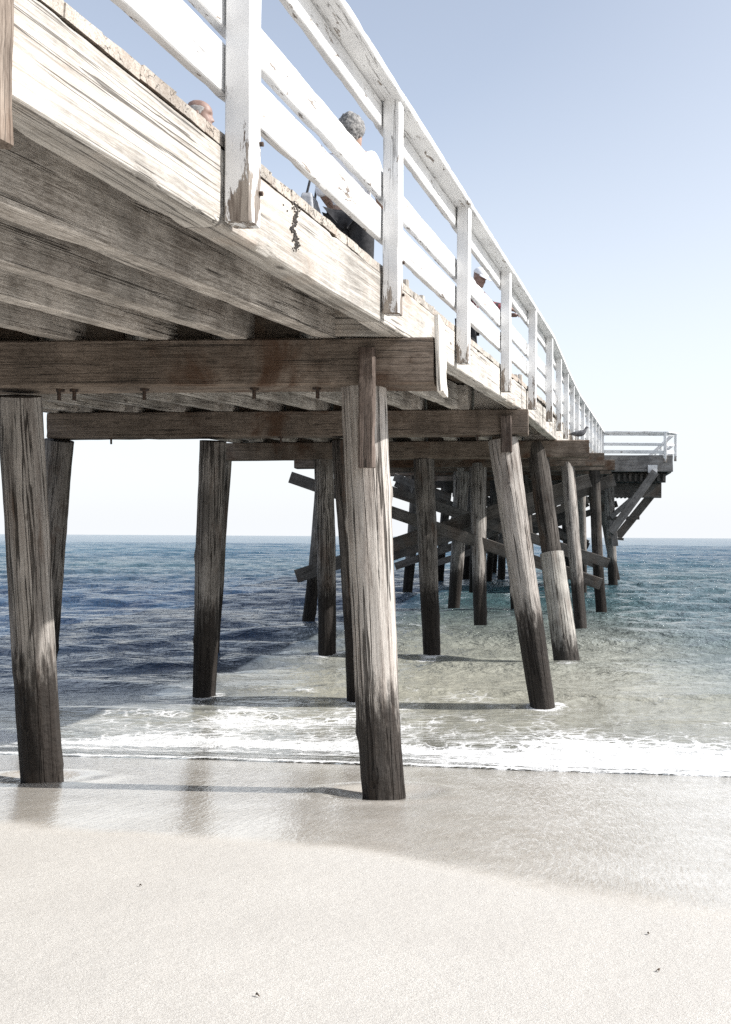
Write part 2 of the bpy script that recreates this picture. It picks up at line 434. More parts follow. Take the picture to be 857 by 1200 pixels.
def rail_runs(rows, mat='paint'):
    for nm, top, bot, off, w in rows:
        idx = [0, 3, 5, 7, 9, 11, 13, 15, 18] if nm != 'rail_board' or top < .5 else [0, 2, 3, 5, 7, 9, 11, 13, 15, 18]
        for a, b in zip(idx[:-1], idx[1:]):
            da, db = posts[a], posts[b]-.008
            # follow each post between the ends so boards stay on the line
            sub = [da]+[posts[j] for j in range(a+1, b)]+[db]
            pa = Vector((EX(da)+off, da, ZT(da)-(top+bot)/2)); pb = Vector((EX(db)+off, db, ZT(db)-(top+bot)/2))
            beam(nm, pa, pb, w, bot-top, M[mat], root, seg=.08 if da < 12 else .4, sides=4 if da < 12 else 2, jit=.003, ch=.005, chip=.012)
rail_runs([('handrail', 0, .045, .045, .16), ('rail_board', .05, .19, -.02, .042), ('rail_board', .43, .585, -.02, .042), ('rail_board', .64, .82, -.02, .042)])

# old weathered post hung on the fascia near the camera, top left of the photo
beam('hanger_post', (EX(2.12)+.056, 2.13, 2.86), (EX(2.12)+.056, 2.13, 4.2), .13, .10, M['old_post'], root, up=(1, -.09, 0), seg=.04, jit=.008, ch=.02, chip=.03, label='rough unpainted brown post bolted to the fascia')
# end board over the first cap
beam('end_board', (-.765, 6.2, 2.90), (-.79, 6.2, 3.37), .30, .035, M['bleach_board'], root, up=(1, 0, 0), seg=.04, sides=8, jit=.006, ch=.006, chip=.02, label='bleached board nailed on the end of the first cap beam')
# rust stain patch irregularities: broken splinters on the deck edge
for (d, hh) in ((5.95, .03), (6.15, .045), (6.6, .03), (11.2, .04), (11.6, .09), (6.9, .025)):
    beam('deck_splinter', (EX(d)-.03, d, ZD(d)-.02), (EX(d)-.035, d+.02, ZD(d)+hh), .05, .05, M['deck'], root, up=(1, 0, 0), seg=.03, jit=.012, ch=.01)

# dark tar drips on the sunlit fascia
bm = bmesh.new()
for k in range(190):
    ty = random.random(); px = 345+2*math.sin(ty*9)+random.gauss(0, 1.5)+(random.gauss(0, 5.5) if ty < .2 else 0); py = 236+ty*58
    dd = 4.3
    for _ in range(20): dd = (EX(dd)+.006)*F/(px-CX)
    p = P(px, py, dd); r = random.uniform(.002, .0065)
    g = bmesh.ops.create_icosphere(bm, subdivisions=1, radius=1)
    for v in g['verts']: v.co = Vector((p.x+v.co.x*.008, p.y+v.co.y*r*random.uniform(.7, 1.4), p.z+v.co.z*r*random.uniform(.8, 1.8)))
link('tar_drip', finish(bm, 60), M['tar'], root, Matrix.Identity(4))['kind'] = 'stuff'
# ------------------------------------------------------------------ piles: (top px, top y, top d, base px, base y, base d, top width px, base width px, material)
pl = [
 (24, 468, 6.2, 51, 905, 6.75, 46, 43, 'pile_mid', 'round grey pile, lower part sunlit'),
 (428, 456, 6.22, 453, 930, 6.3, 51, 49, 'pile_main', 'thick bleached pile with black tarred foot'),
 (70, 518, 11.5, 46, 815, 12.0, 31, 30, 'pile', None),
 (250, 519, 11.5, 242, 820, 11.95, 30, 23, 'pile', None),
 (403, 518, 11.5, 419, 826, 11.8, 27, 29, 'pile_dark', None),
 (590, 517, 11.5, 638, 830, 11.5, 34, 27, 'pile_mid', 'battered round pile with knots'),
 (262, 540, 16.8, 248, 768, 16.8, 19, 19, 'pile', None),
 (379, 540, 16.8, 382, 766, 16.8, 22, 20, 'pile', None),
 (497, 540, 16.8, 506, 768, 16.7, 24, 19, 'pile', None),
 (629, 522, 16.8, 664, 773, 16.2, 24, 22, 'pile_dark', None),
 (378, 545, 22, 360, 728, 23, 14, 15, 'pile', None),
 (446, 545, 22, 448, 735, 22.5, 15, 15, 'pile', None),
 (560, 545, 22, 563, 737, 21.6, 20, 14, 'pile_mid', None),
 (665, 543, 22, 680, 738, 21.3, 16, 14, 'pile_mid', None),
 (421, 545, 27.4, 409, 709, 28, 12, 12, 'pile', None),
 (541, 545, 27.4, 531, 709, 28.5, 18, 13, 'pile_mid', None),
 (601, 545, 27.4, 606, 712, 28, 14, 13, 'pile', None),
 (697, 545, 27.4, 706, 712, 27.6, 13, 13, 'pile_dark', None),
 (490, 548, 33, 477, 693, 35, 14, 11, 'pile', None),
 (560, 548, 33, 555, 691, 36, 12, 10, 'pile_dark', None),
 (612, 548, 33, 622, 694, 35, 12, 10, 'pile_dark', None),
 (679, 548, 33, 682, 693, 35.5, 12, 10, 'pile', None),
 (527, 552, 38.6, 516, 681, 43, 11, 9, 'pile_dark', None),
 (580, 550, 38.6, 572, 681, 43, 10, 8, 'pile_dark', None),
 (648, 550, 38.6, 652, 683, 42, 10, 8, 'pile_dark', None),
 (713, 560, 38.6, 719, 687, 40, 12, 11, 'pile_mid', None),
 (556, 552, 44.2, 547, 676, 48, 10, 9, 'pile_dark', None),
 (594, 552, 44.2, 588, 678, 47, 10, 9, 'pile', None),
 (660, 552, 44.2, 668, 677, 46, 9, 8, 'pile_dark', None),
 (700, 560, 44.2, 722, 678, 47, 10, 9, 'pile', None),
 (584, 552, 49.8, 578, 671, 54, 9, 8, 'pile_dark', None),
 (620, 552, 49.8, 618, 671, 54, 9, 8, 'pile_dark', None),
 (640, 552, 49.8, 641, 671, 54, 8, 7, 'pile_dark', None),
 (692, 560, 49.8, 700, 671, 54, 8, 7, 'pile', None),
]
pobjs = []
for (tx, ty, td, bx_, by_, bd, tw, bw, mt, lb) in pl:
    pt = P(tx, ty, td); pb = P(bx_, by_, bd)
    near = td < 12
    pt = pt+(pt-pb).normalized()*.02
    o = pile(pb, pt, bw*bd/F/2, tw*td/F/2, M[mt], root, label=lb, seg=.05 if near else .14, ns=48 if td < 7 else (32 if near else 16), bow=0 if by_ == 773 else (.03 if near else .05))
    pobjs.append((o, pb, pt))
# cleats on the two outer near piles: old vertical planks let into cap and pile
def cleat(pidx, x0, y0, x1, y1, d, w, t):
    a = P(x1, y1, d); b = P(x0, y0, d)
    o = beam('cleat', a, b, w, t, M['cleat'], None, up=(0, -1, 0), seg=.04, sides=4, jit=.006, ch=.012, chip=.02)
    par = pobjs[pidx][0]; mw = frame(a, b, (0, -1, 0))
    o.parent = par; o.matrix_local = world_inv(par) @ mw
    return o
cleat(1, 430, 408, 430, 548, 6.02, .10, .06)
cleat(5, 593, 488, 594, 530, 11.32, .13, .07)
# concrete sleeve on the third outer pile
o9, pb9, pt9 = pobjs[9]
a = pb9+(pb9-pt9).normalized()*.8; b = P(645.5, 648, 16.45)
b = pb9+(pt9-pb9)*((b.z-pb9.z)/(pt9.z-pb9.z))
mw = frame(a, b, (0, 1, 0))
s = link('sleeve', pile_mesh((b-a).length, .222, .20, seg=.1, ns=32, rough=.35, bow=0), M['sleeve']); s.parent = o9; s.matrix_local = world_inv(o9) @ mw
s['label'] = 'pale concrete sleeve round the lower half of the pile'

# X braces
def brace(x0, y0, x1, y1, d, dy=0.0, w=.07, h=.26, mat='brace'):
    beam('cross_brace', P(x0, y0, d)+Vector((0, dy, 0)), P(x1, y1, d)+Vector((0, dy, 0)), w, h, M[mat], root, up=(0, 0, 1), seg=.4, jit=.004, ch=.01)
brace(344, 560, 704, 684, 22, -.24); brace(344, 676, 692, 562, 22, .24, h=.30)
brace(400, 556, 713, 660, 27.4, -.24, h=.28); brace(405, 668, 721, 562, 27.4, .24, h=.34)
brace(465, 566, 700, 662, 34, -.24, h=.28); brace(462, 664, 690, 585, 34, .24)
brace(505, 562, 690, 640, 40, -.2); brace(512, 660, 724, 590, 40, .2)
brace(538, 574, 680, 640, 46, 0); brace(560, 650, 700, 580, 46, .4)
brace(560, 580, 690, 636, 52, 0); brace(575, 645, 690, 590, 52, .4)
brace(465, 560, 530, 584, 33.2, -.5); brace(520, 640, 545, 575, 38.6, 0); brace(590, 575, 560, 640, 45, .2)

# ------------------------------------------------------------------ platform at the end
d = 38.0
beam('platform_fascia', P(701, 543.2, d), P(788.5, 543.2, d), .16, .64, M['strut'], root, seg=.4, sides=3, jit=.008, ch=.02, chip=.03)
Lb = P(703, 0, d).x
for (px1, y0, y1, dd) in ((780, 554, 565, 38.5), (775, 566, 583, 38.9), (776, 554, 572, 43), (774, 556, 578, 48), (772, 556, 578, 53)):
    a = P(700, (y0+y1)/2, dd); b = P(px1, (y0+y1)/2, dd)
    beam('platform_beam', a, Vector((P(px1, 0, 38).x if dd > 39 else b.x, dd, a.z)), .25, (y1-y0)*dd/F, M['brace'], root, seg=.5, jit=.008, ch=.02)
for k in range(12):
    X = 1.5+k*.22
    beam('platform_joist', (X, 38.2, 4.36), (X, 55.5, 4.36), .09, .28, M['brace'], root, seg=1.5)
beam('platform_side_beam', (4.12, 38.1, 4.83), (4.12, 55.8, 4.83), .14, .6, M['strut'], root, seg=.6)
beam('platform_strut', P(716, 624, 37.75), P(768, 553, 37.75), .30, .30, M['strut'], root, up=(0, 1, 0), seg=.3)
beam('platform_strut', P(724, 629, 39.6), P(770, 572, 39.6), .32, .34, M['brace'], root, up=(0, 1, 0), seg=.3)
beam('platform_strut', P(716, 606, 38.9), P(745, 581, 38.9), .2, .2, M['strut'], root, up=(0, 1, 0), seg=.3)
beam('outrigger', P(712, 607, 38.9), P(749.5, 607, 38.9), .14, .13, M['brace'], root, seg=.3)
beam('outrigger', P(712, 630, 38.9), P(731, 632, 38.9), .14, .10, M['brace'], root, seg=.3)
beam('strut_foot', P(721, 640, 37.8), P(718, 610, 37.8), .24, .26, M['strut'], root, up=(0, 1, 0), seg=.2)
beam('light_plate', P(759.5, 549.5, 37.86), P(770.5, 549.5, 37.86), .05, .30, M['paint'], root, seg=.2, label='pale plate on the platform fascia')
beam('bracket', P(760, 557, 37.80), P(769, 557, 37.80), .2, .16, M['strut'], root, seg=.2)
def ppost(X, d, zb, zt): beam('rail_post', (X, d, zb), (X, d, zt), .10, .10, M['post_paint'], root, up=(1, 0, 0), seg=.2, jit=.003)
zt = ZT(38)
for X, d, zb in ((P(706.5, 0, 37.86).x, 37.86, 4.9), (P(782.5, 0, 37.86).x, 37.86, 4.92), (4.36, 38.25, 5.0)):
    ppost(X, d, zb, zt-.04)
for dd in (40.6, 43, 45.4, 47.8, 50.2, 52.6, 55): ppost(4.25, dd, 5.0, zt-.04)
xa, xb = P(702, 0, 37.86).x, P(784, 0, 37.86).x
for nm, t_, b_, w, mt in (('handrail', 0, .05, .16, 'paint'), ('rail_board', .06, .16, .04, 'paint'), ('rail_board', .44, .55, .04, 'paint'), ('rail_board', .72, .85, .04, 'paint')):
    z = zt-(t_+b_)/2; y = 37.86+(.02 if nm == 'handrail' else .075)
    beam(nm, (xa, y, z), (xb, y, z), w, b_-t_, M[mt], root, seg=.5, jit=.004)
    beam(nm, (xb+.03, y+.02, z), (4.40, 38.3, z), w, b_-t_, M[mt], root, seg=.3, jit=.004)
    beam(nm, (4.32-(.0 if nm == 'handrail' else .07), 38.32, z), (4.25-(.0 if nm == 'handrail' else .07), 55.2, z), w, b_-t_, M[mt], root, seg=.5, jit=.004)

# ------------------------------------------------------------------ ground
def axis(lo, hi, c0, c1, fine, growth=1.06):
    xs = list(np.arange(c0, c1+1e-6, fine)); s = fine
    while xs[-1] < hi: s *= growth; xs.append(xs[-1]+s)
    s = fine; left = []
    x = c0
    while x > lo: s *= growth; x -= s; left.append(x)
    return np.array(left[::-1]+xs)

def vnoise(X, Y, scale, seed, octs=3):
    """smooth value noise on arrays"""
    out = np.zeros_like(X); amp = 1.0; tot = 0
    for o in range(octs):
        s = scale*(2**o); x = X*s+seed*13.7+o*5.1; y = Y*s+seed*7.3+o*9.4
        xi = np.floor(x); yi = np.floor(y); fx = x-xi; fy = y-yi
        fx = fx*fx*(3-2*fx); fy = fy*fy*(3-2*fy)
        def h(a, b):
            q = np.sin(a*127.1+b*311.7+seed*17.17)*43758.5453
            return q-np.floor(q)
        v = (h(xi, yi)*(1-fx)+h(xi+1, yi)*fx)*(1-fy)+(h(xi, yi+1)*(1-fx)+h(xi+1, yi+1)*fx)*fy
        out += amp*(v*2-1); tot += amp; amp *= .5
    return out/tot

def deff(X, Y): return Y+.10*np.clip(X, -30, 30)
ZS = ([-60, -20, -6, 0, 2, 4, 6.2, 7.2, 7.9, 8.8, 10, 12, 16, 30, 80, 300], [4.2, 2.9, 1.65, 1.12, .90, .645, .355, .225, .125, .0, -.14, -.36, -.75, -1.6, -3.5, -9])
def sand_z(X, Y):
    d = deff(X, Y)
    z = np.interp(d, *ZS)
    z = (z+np.interp(d-.35, *ZS)+np.interp(d+.35, *ZS))/3
    dry = np.clip((5-d)/3, 0, 1)
    z = z+.018*vnoise(X, Y, .55, 3, 3)*(.35+.65*dry)+.008*vnoise(X, Y, 2.0, 9, 2)*dry
    # scour hollows round the near piles
    for (px, py) in ((-1.14, 6.3), (-3.57, 6.75)):
        r2 = (X-px)**2+(Y-py)**2
        z = z-.045*np.exp(-r2/.09)+.012*np.exp(-((np.sqrt(r2)-.42)/.12)**2)
    return z

def grid_object(name, xs, ys, zf, mat, attrs=None):
    X, Y = np.meshgrid(xs, ys)
    Z = zf(X, Y)
    nx, ny = len(xs), len(ys)
    co = np.stack([X, Y, Z], -1).reshape(-1, 3).astype(np.float32)
    idx = np.arange(nx*ny).reshape(ny, nx)
    q = np.stack([idx[:-1, :-1], idx[:-1, 1:], idx[1:, 1:], idx[1:, :-1]], -1).reshape(-1, 4).astype(np.int32)
    return mesh_from(name, co, q, mat, {k: f(X, Y, Z).reshape(-1).astype(np.float32) for k, f in (attrs or {}).items()})

def mesh_from(name, co, q, mat, attrs):
    me = bpy.data.meshes.new(name)
    me.vertices.add(len(co)); me.vertices.foreach_set('co', co.ravel())
    me.loops.add(q.size); me.loops.foreach_set('vertex_index', q.ravel())
    me.polygons.add(len(q)); me.polygons.foreach_set('loop_start', np.arange(0, q.size, 4, dtype=np.int32))
    me.polygons.foreach_set('use_smooth', np.ones(len(q), dtype=bool))
    me.update(calc_edges=True)
    for k, a in attrs.items():
        at = me.attributes.new(k, 'FLOAT', 'POINT'); at.data.foreach_set('value', a)
    return link(name, me, mat)

def wet_attr(X, Y, Z):
    line = np.interp(X, [-12, -6, -2.65, -.96, -.18, .53, 3, 12], [4.9, 4.75, 4.58, 4.22, 3.55, 3.12, 2.7, 2.4])
    line = line+.10*vnoise(X, Y, .9, 21, 3)+.04*vnoise(X, Y, 3.5, 22, 2)
    return np.clip((Y-line)/.45, 0, 1)

t = NT('pale beach sand')
geo = t.n('ShaderNodeNewGeometry'); pos = geo.outputs['Position']
at = t.n('ShaderNodeAttribute', attribute_name='wet'); w = t.math('SMOOTH_MIN', at.outputs['Fac'], 1.0, .1)
w = t.mr(t.math('ADD', at.outputs['Fac'], t.math('MULTIPLY', t.math('SUBTRACT', t.noise(pos, 9, 4), .5), .25)), .0, 1.0)
g1 = t.noise(pos, 330, 3, .7); g2 = t.noise(pos, 90, 4, .7); g3 = t.noise(pos, 1.2, 4, .55)
dry = t.mix(t.mr(g1, .38, .64), (.37, .35, .32), (.63, .61, .575))
dry = t.mix(t.mr(g3, .35, .65, 0, .22), dry, (.40, .378, .35))
speck = t.mr(t.voro(pos, 170), .0, .17, 1, 0)
dry = t.mix(t.math('MULTIPLY', speck, .55), dry, (.13, .11, .09))
wetc = t.mix(t.mr(t.noise(pos, 2.2, 5, .6), .38, .62), (.51, .475, .42), (.61, .58, .53))
wetc = t.mix(t.mr(g2, .40, .66, 0, .5), wetc, (.34, .30, .26))
col = t.mix(w, dry, wetc)
# rill ripples in the backwash: slanting, warped
mp = t.n('ShaderNodeMapping'); t.l(pos, mp.inputs[0]); mp.inputs['Rotation'].default_value = (0, 0, R(24)); mp.inputs['Scale'].default_value = (24, 5, 1)
rip = t.noise(mp.outputs[0], 1.35, 4, .55, 1.2)
mp2 = t.n('ShaderNodeMapping'); t.l(pos, mp2.inputs[0]); mp2.inputs['Rotation'].default_value = (0, 0, R(-34)); mp2.inputs['Scale'].default_value = (20, 4.5, 1)
rip2 = t.noise(mp2.outputs[0], 1.2, 3, .55, .8)
hwet = t.math('ADD', t.math('MULTIPLY', rip, 1.0), t.math('ADD', t.math('MULTIPLY', rip2, .7), t.math('MULTIPLY', g1, .02)))
sxp = t.n('ShaderNodeSeparateXYZ'); t.l(pos, sxp.inputs[0])
hwet = t.math('MULTIPLY', hwet, t.mr(sxp.outputs[0], -1.4, .1, .22, 1.0))
nw = t.bump(hwet, .6, .015)
hd = t.math('ADD', t.math('MULTIPLY', g1, .55), t.math('ADD', t.math('MULTIPLY', g2, .8), t.math('MULTIPLY', t.noise(pos, 14, 4), 1.5)))
nd_ = t.bump(hd, .7, .0045)
bd_ = t.bsdf(col, .95, nd_, Specular_IOR_Level=.15)
bw_ = t.bsdf(wetc, .55, nd_, Specular_IOR_Level=.2, Coat_Weight=1.0, Coat_Roughness=.02, Coat_IOR=1.6)
t.l(nw, bw_.inputs['Coat Normal'])
ms = t.n('ShaderNodeMixShader'); t.l(t.mr(w, .15, .95), ms.inputs[0]); t.l(bd_.outputs[0], ms.inputs[1]); t.l(bw_.outputs[0], ms.inputs[2])
M['sand'] = t.done(ms)
xs = axis(-400, 400, -6.5, 4.5, .035, 1.055); ys = axis(-300, 300, 1.5, 9.5, .035, 1.055)
sand = grid_object('beach', xs, ys, sand_z, M['sand'], {'wet': wet_attr})
sand['kind'] = 'structure'

# ------------------------------------------------------------------ sea
rows = [7.3]
while rows[-1] < 260: rows.append(rows[-1]+max(.026, rows[-1]*.0034))
while rows[-1] < 4000: rows.append(rows[-1]*1.02)
while rows[-1] < 60000: rows.append(rows[-1]*1.25)
rows = np.array(rows)
NC = 620
uu = np.linspace(-1, 1, NC); uu = np.sign(uu)*(np.abs(uu)*.55+.45*np.abs(uu)**2.6)
Xs = np.zeros((len(rows), NC)); 
for i, y in enumerate(rows):
    Xs[i] = uu*(1.5*y+7)-y*.15
Ys = np.repeat(rows[:, None], NC, 1)
def rot(X, Y, a): return X*math.cos(a)+Y*math.sin(a), -X*math.sin(a)+Y*math.cos(a)
def sea_z(X, Y):
    D = deff(X, Y)
    far = np.clip(1-(Y-180)/2500, 0, 1)
    z = np.zeros_like(X)
    # swell crests parallel to the shore and chop in several directions
    for (lam, a, ang, sd) in ((11, .10, 3, 7), (6.3, .085, 6, 1), (3.7, .055, -9, 2), (2.3, .060, 12, 3), (1.35, .040, -20, 4), (.8, .023, 25, 5), (.45, .009, -8, 6)):
        u, v = rot(X, Y, R(ang))
        wx = u+.9*lam*vnoise(u, v, .35/lam, sd, 2); wy = v+.55*lam*vnoise(u, v, .28/lam, sd+30, 2)
        amp = .35+.65*(vnoise(u, v, .22/lam, sd+60, 2)*.5+.5)*1.6
        s = np.sin(2*np.pi*wy/lam+.8*vnoise(wx, wy, .5/lam, sd+80, 2)*3)
        lod = np.clip(1.6-Y*.0034/lam*3.2, 0, 1)
        z += a*amp*(np.sign(s)*np.abs(s)**.9*.5+.5*(1-np.abs(np.sin(np.pi*wy/lam)))*1.2-.3)*lod
    calm = np.clip((D-9.0)/6.0, .08, 1); grow = 1+np.clip((D-20)/60, 0, 1)*.5
    z = z*calm*grow*far
    # small shore waves
    for (d0, a, w_, sd) in ((12.3, .075, .30, 41), (10.55, .040, .20, 42), (15.2, .085, .5, 43), (19.5, .10, .8, 44), (9.25, .022, .13, 45)):
        c = d0+.45*vnoise(X, Y*0, .33, sd, 3)
        am = np.clip(.5+.9*vnoise(X, Y*0+3, .23, sd+5, 2), 0, 1.2)
        q = (D-c)
        z += a*am*np.where(q < 0, np.exp(-(q/(w_*.6))**2), np.exp(-(q/(w_*1.7))**2))
    z += .012
    return z
def front(X): return 7.80+.17*vnoise(X, X*0+1, .50, 71, 3)+.035*vnoise(X, X*0+2, 2.6, 72, 3)
def sea_final(X, Y):
    D = deff(X, Y); fr = front(X); sz = sand_z(X, Y)
    inside = np.clip((D-fr)/.55, 0, 1)
    film = sz+.006+.022*np.sqrt(inside)*(1-inside*.3)
    k = .03
    zz = sea_z(X, Y)
    m = np.maximum(zz, film)+k*.25*np.exp(-np.abs(zz-film)/k)
    return np.where(D < fr, np.minimum(sz+.006, sz+.006-.25*(fr-D)), m)
def depth_attr(X, Y, Z): return np.clip(Z-sand_z(X, Y), 0, 5)
def foam_attr(X, Y, Z):
    D = deff(X, Y); fr = front(X); q = D-fr
    n1 = vnoise(X, Y, .8, 91, 4); n2 = vnoise(X, D, 2.4, 92, 4)
    right = np.clip((X+1.6)/1.4, 0, 1)
    f = .85*np.exp(-((q-.06)/.05)**2)
    f += (.30+.70*right)*np.exp(-((q-.58-.18*n1)/(.10+.34*right))**2)
    f += .75*np.exp(-((q-1.15-.25*n1)/.20)**2)*(1-.3*right)
    f += .46*np.exp(-((q-1.5)/1.0)**2)*(.75+.6*n1)
    f += .66*np.clip(n1+.12, 0, 1)*np.exp(-((q-2.6)/1.7)**2)
    f += .34*right*np.exp(-((q-1.3)/.8)**2)
    for (px_, py_, d_) in ((638, 830, 11.5), (242, 820, 11.95), (419, 826, 11.8), (664, 773, 16.2), (506, 768, 16.7), (382, 766, 16.8)):
        pp = P(px_, py_, d_); r_ = np.hypot(X-pp.x, Y-pp.y)
        f += .62*np.exp(-((r_-.17)/.06)**2)+.30*np.exp(-((X-pp.x)/.22)**2-((Y-pp.y+.45)/.35)**2)
    # crests of the little waves
    for d0, a, sd in ((12.3, .30, 41), (10.55, .40, 42)):
        c = d0+.45*vnoise(X, Y*0, .33, sd, 3)
        f += a*np.exp(-((D-c+.12)/.10)**2)*np.clip(n2*1.6+.1, 0, 1)
    f += .06*np.clip(n1, 0, 1)*(D < 20)
    f = f+.16*n2*(f > .08)
    return np.clip(f, 0, 1)*(q > -.05)
Zs = sea_final(Xs, Ys)
co = np.stack([Xs, Ys, Zs], -1).reshape(-1, 3).astype(np.float32)
idx = np.arange(Xs.size).reshape(Xs.shape)
q = np.stack([idx[:-1, :-1], idx[:-1, 1:], idx[1:, 1:], idx[1:, :-1]], -1).reshape(-1, 4).astype(np.int32)
attrs = {'depth': depth_attr(Xs, Ys, Zs), 'foam': foam_attr(Xs, Ys, Zs)}
t = NT('sea water')
geo = t.n('ShaderNodeNewGeometry'); pos = geo.outputs['Position']
dep = t.n('ShaderNodeAttribute', attribute_name='depth').outputs['Fac']
foa = t.n('ShaderNodeAttribute', attribute_name='foam').outputs['Fac']
sp = t.n('ShaderNodeSeparateXYZ'); t.l(pos, sp.inputs[0])
big = t.noise(pos, .11, 3, .5)
tur = t.mr(t.math('ADD', dep, t.math('MULTIPLY', t.math('SUBTRACT', big, .5), .5)), .35, 1.7)
shal = t.mix(t.noise(pos, .9, 3), (.27, .268, .225), (.39, .38, .32))
mid_ = t.mix(t.mr(big, .35, .65), (.014, .046, .085), (.050, .115, .145))
deep = t.mix(t.mr(t.noise(pos, .02, 3), .35, .65), (.018, .062, .110), (.032, .095, .140))
mid_ = t.mix(t.mr(big, .35, .65), (.028, .066, .080), (.070, .120, .125))
navy = t.mix(t.mr(t.noise(pos, .6, 4), .35, .65), (.008, .024, .060), (.022, .055, .105))  # navy paints extra depth into the pier's shadow on the left water
shade_lft = t.mr(t.math('ADD', sp.outputs[0], t.math('MULTIPLY', t.math('SUBTRACT', t.noise(pos, .45, 4), .5), 3.0)), -6.2, -2.9, 1, 0)
shade_lft = t.math('MULTIPLY', shade_lft, t.math('MULTIPLY', t.mr(dep, .10, .34), t.mr(sp.outputs[1], 30, 75, 1, 0)))
rgt = t.mr(t.math('ADD', sp.outputs[0], t.math('MULTIPLY', t.math('SUBTRACT', t.noise(pos, .35, 3), .5), 2.5)), .8, 3.6)
rgt = t.math('MULTIPLY', rgt, t.mr(dep, .12, .5))
col = t.mix(tur, shal, mid_); col = t.mix(shade_lft, col, navy); col = t.mix(t.math('MULTIPLY', rgt, t.mr(sp.outputs[1], 25, 70, .75, 0)), col, (.085, .135, .155))
col = t.mix(t.mr(sp.outputs[1], 25, 120), col, deep)
st = t.vmath('MULTIPLY', pos, (1, 1.7, 1))
r1 = t.noise(st, 1.6, 5, .62); r2 = t.noise(st, 7.5, 4, .6); r3 = t.noise(t.vmath('MULTIPLY', pos, (1, 2.2, 1)), .32, 5, .6)
Yc = sp.outputs[1]
r1 = t.math('MULTIPLY', r1, t.math('MULTIPLY', t.mr(Yc, 60, 350, 1, .15), t.mr(dep, .05, 1.3, .12, 1)))
r2 = t.math('MULTIPLY', r2, t.math('MULTIPLY', t.mr(Yc, 14, 60, 1, 0), t.mr(dep, .05, 1.3, .2, 1)))
nr = t.bump(r3, .6, .6); nr = t.bump(r1, .9, .42, nr); nr = t.bump(r2, .8, .045, nr)
bw = t.bsdf(col, t.mr(sp.outputs[1], 8, 300, .05, .16, False), nr, IOR=1.33, Specular_IOR_Level=.42)
tr = t.n('ShaderNodeBsdfTransparent'); tr.inputs[0].default_value = (.93, .95, .92, 1)
gl = t.n('ShaderNodeBsdfGlossy'); gl.inputs['Roughness'].default_value = .05; t.l(nr, gl.inputs['Normal'])
fr_ = t.n('ShaderNodeFresnel'); fr_.inputs[0].default_value = 1.33; t.l(nr, fr_.inputs['Normal'])
thin = t.n('ShaderNodeMixShader'); t.l(fr_.outputs[0], thin.inputs[0]); t.l(tr.outputs[0], thin.inputs[1]); t.l(gl.outputs[0], thin.inputs[2])
al = t.math('SUBTRACT', 1.0, t.math('EXPONENT', t.math('MULTIPLY', dep, -7.0)))
body = t.n('ShaderNodeMixShader'); t.l(al, body.inputs[0]); t.l(thin.outputs[0], body.inputs[1]); t.l(bw.outputs[0], body.inputs[2])
# foam lace
wp = t.n('ShaderNodeTexNoise'); t.l(pos, wp.inputs['Vector']); wp.inputs['Scale'].default_value = 2.5; wp.inputs['Detail'].default_value = 4
wv = t.vmath('ADD', t.vmath('MULTIPLY', pos, (1, 1.5, 1)), t.vmath('MULTIPLY', wp.outputs['Color'], (.45, .45, 0)))
e1 = t.voro(wv, 4.2, 'DISTANCE_TO_EDGE'); e2 = t.voro(wv, 11, 'DISTANCE_TO_EDGE')
lace = t.math('MAXIMUM', t.mr(e1, .0, .24, 1, 0), t.math('MULTIPLY', t.mr(e2, .0, .22, 1, 0), .8))
lace = t.math('ADD', t.math('MULTIPLY', lace, .55), t.math('MULTIPLY', t.noise(pos, 16, 5, .65), .5))
fm = t.mr(t.math('ADD', lace, t.math('MULTIPLY', foa, .98)), .84, 1.26, 0, .9)
fm = t.math('MULTIPLY', t.math('MULTIPLY', fm, t.mr(foa, .02, .16)), t.mr(t.noise(pos, 5, 5, .7), .3, .6, .55, 1))
fb = t.bsdf(t.mix(t.noise(pos, 30, 3), (.70, .71, .71), (.86, .86, .86)), .7, t.bump(t.math('ADD', t.noise(pos, 45, 4), fm), .6, .02), Specular_IOR_Level=.2)
fin = t.n('ShaderNodeMixShader'); t.l(fm, fin.inputs[0]); t.l(body.outputs[0], fin.inputs[1]); t.l(fb.outputs[0], fin.inputs[2])
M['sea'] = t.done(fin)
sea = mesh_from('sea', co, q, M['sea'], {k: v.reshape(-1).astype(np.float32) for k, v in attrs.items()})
sea['kind'] = 'structure'

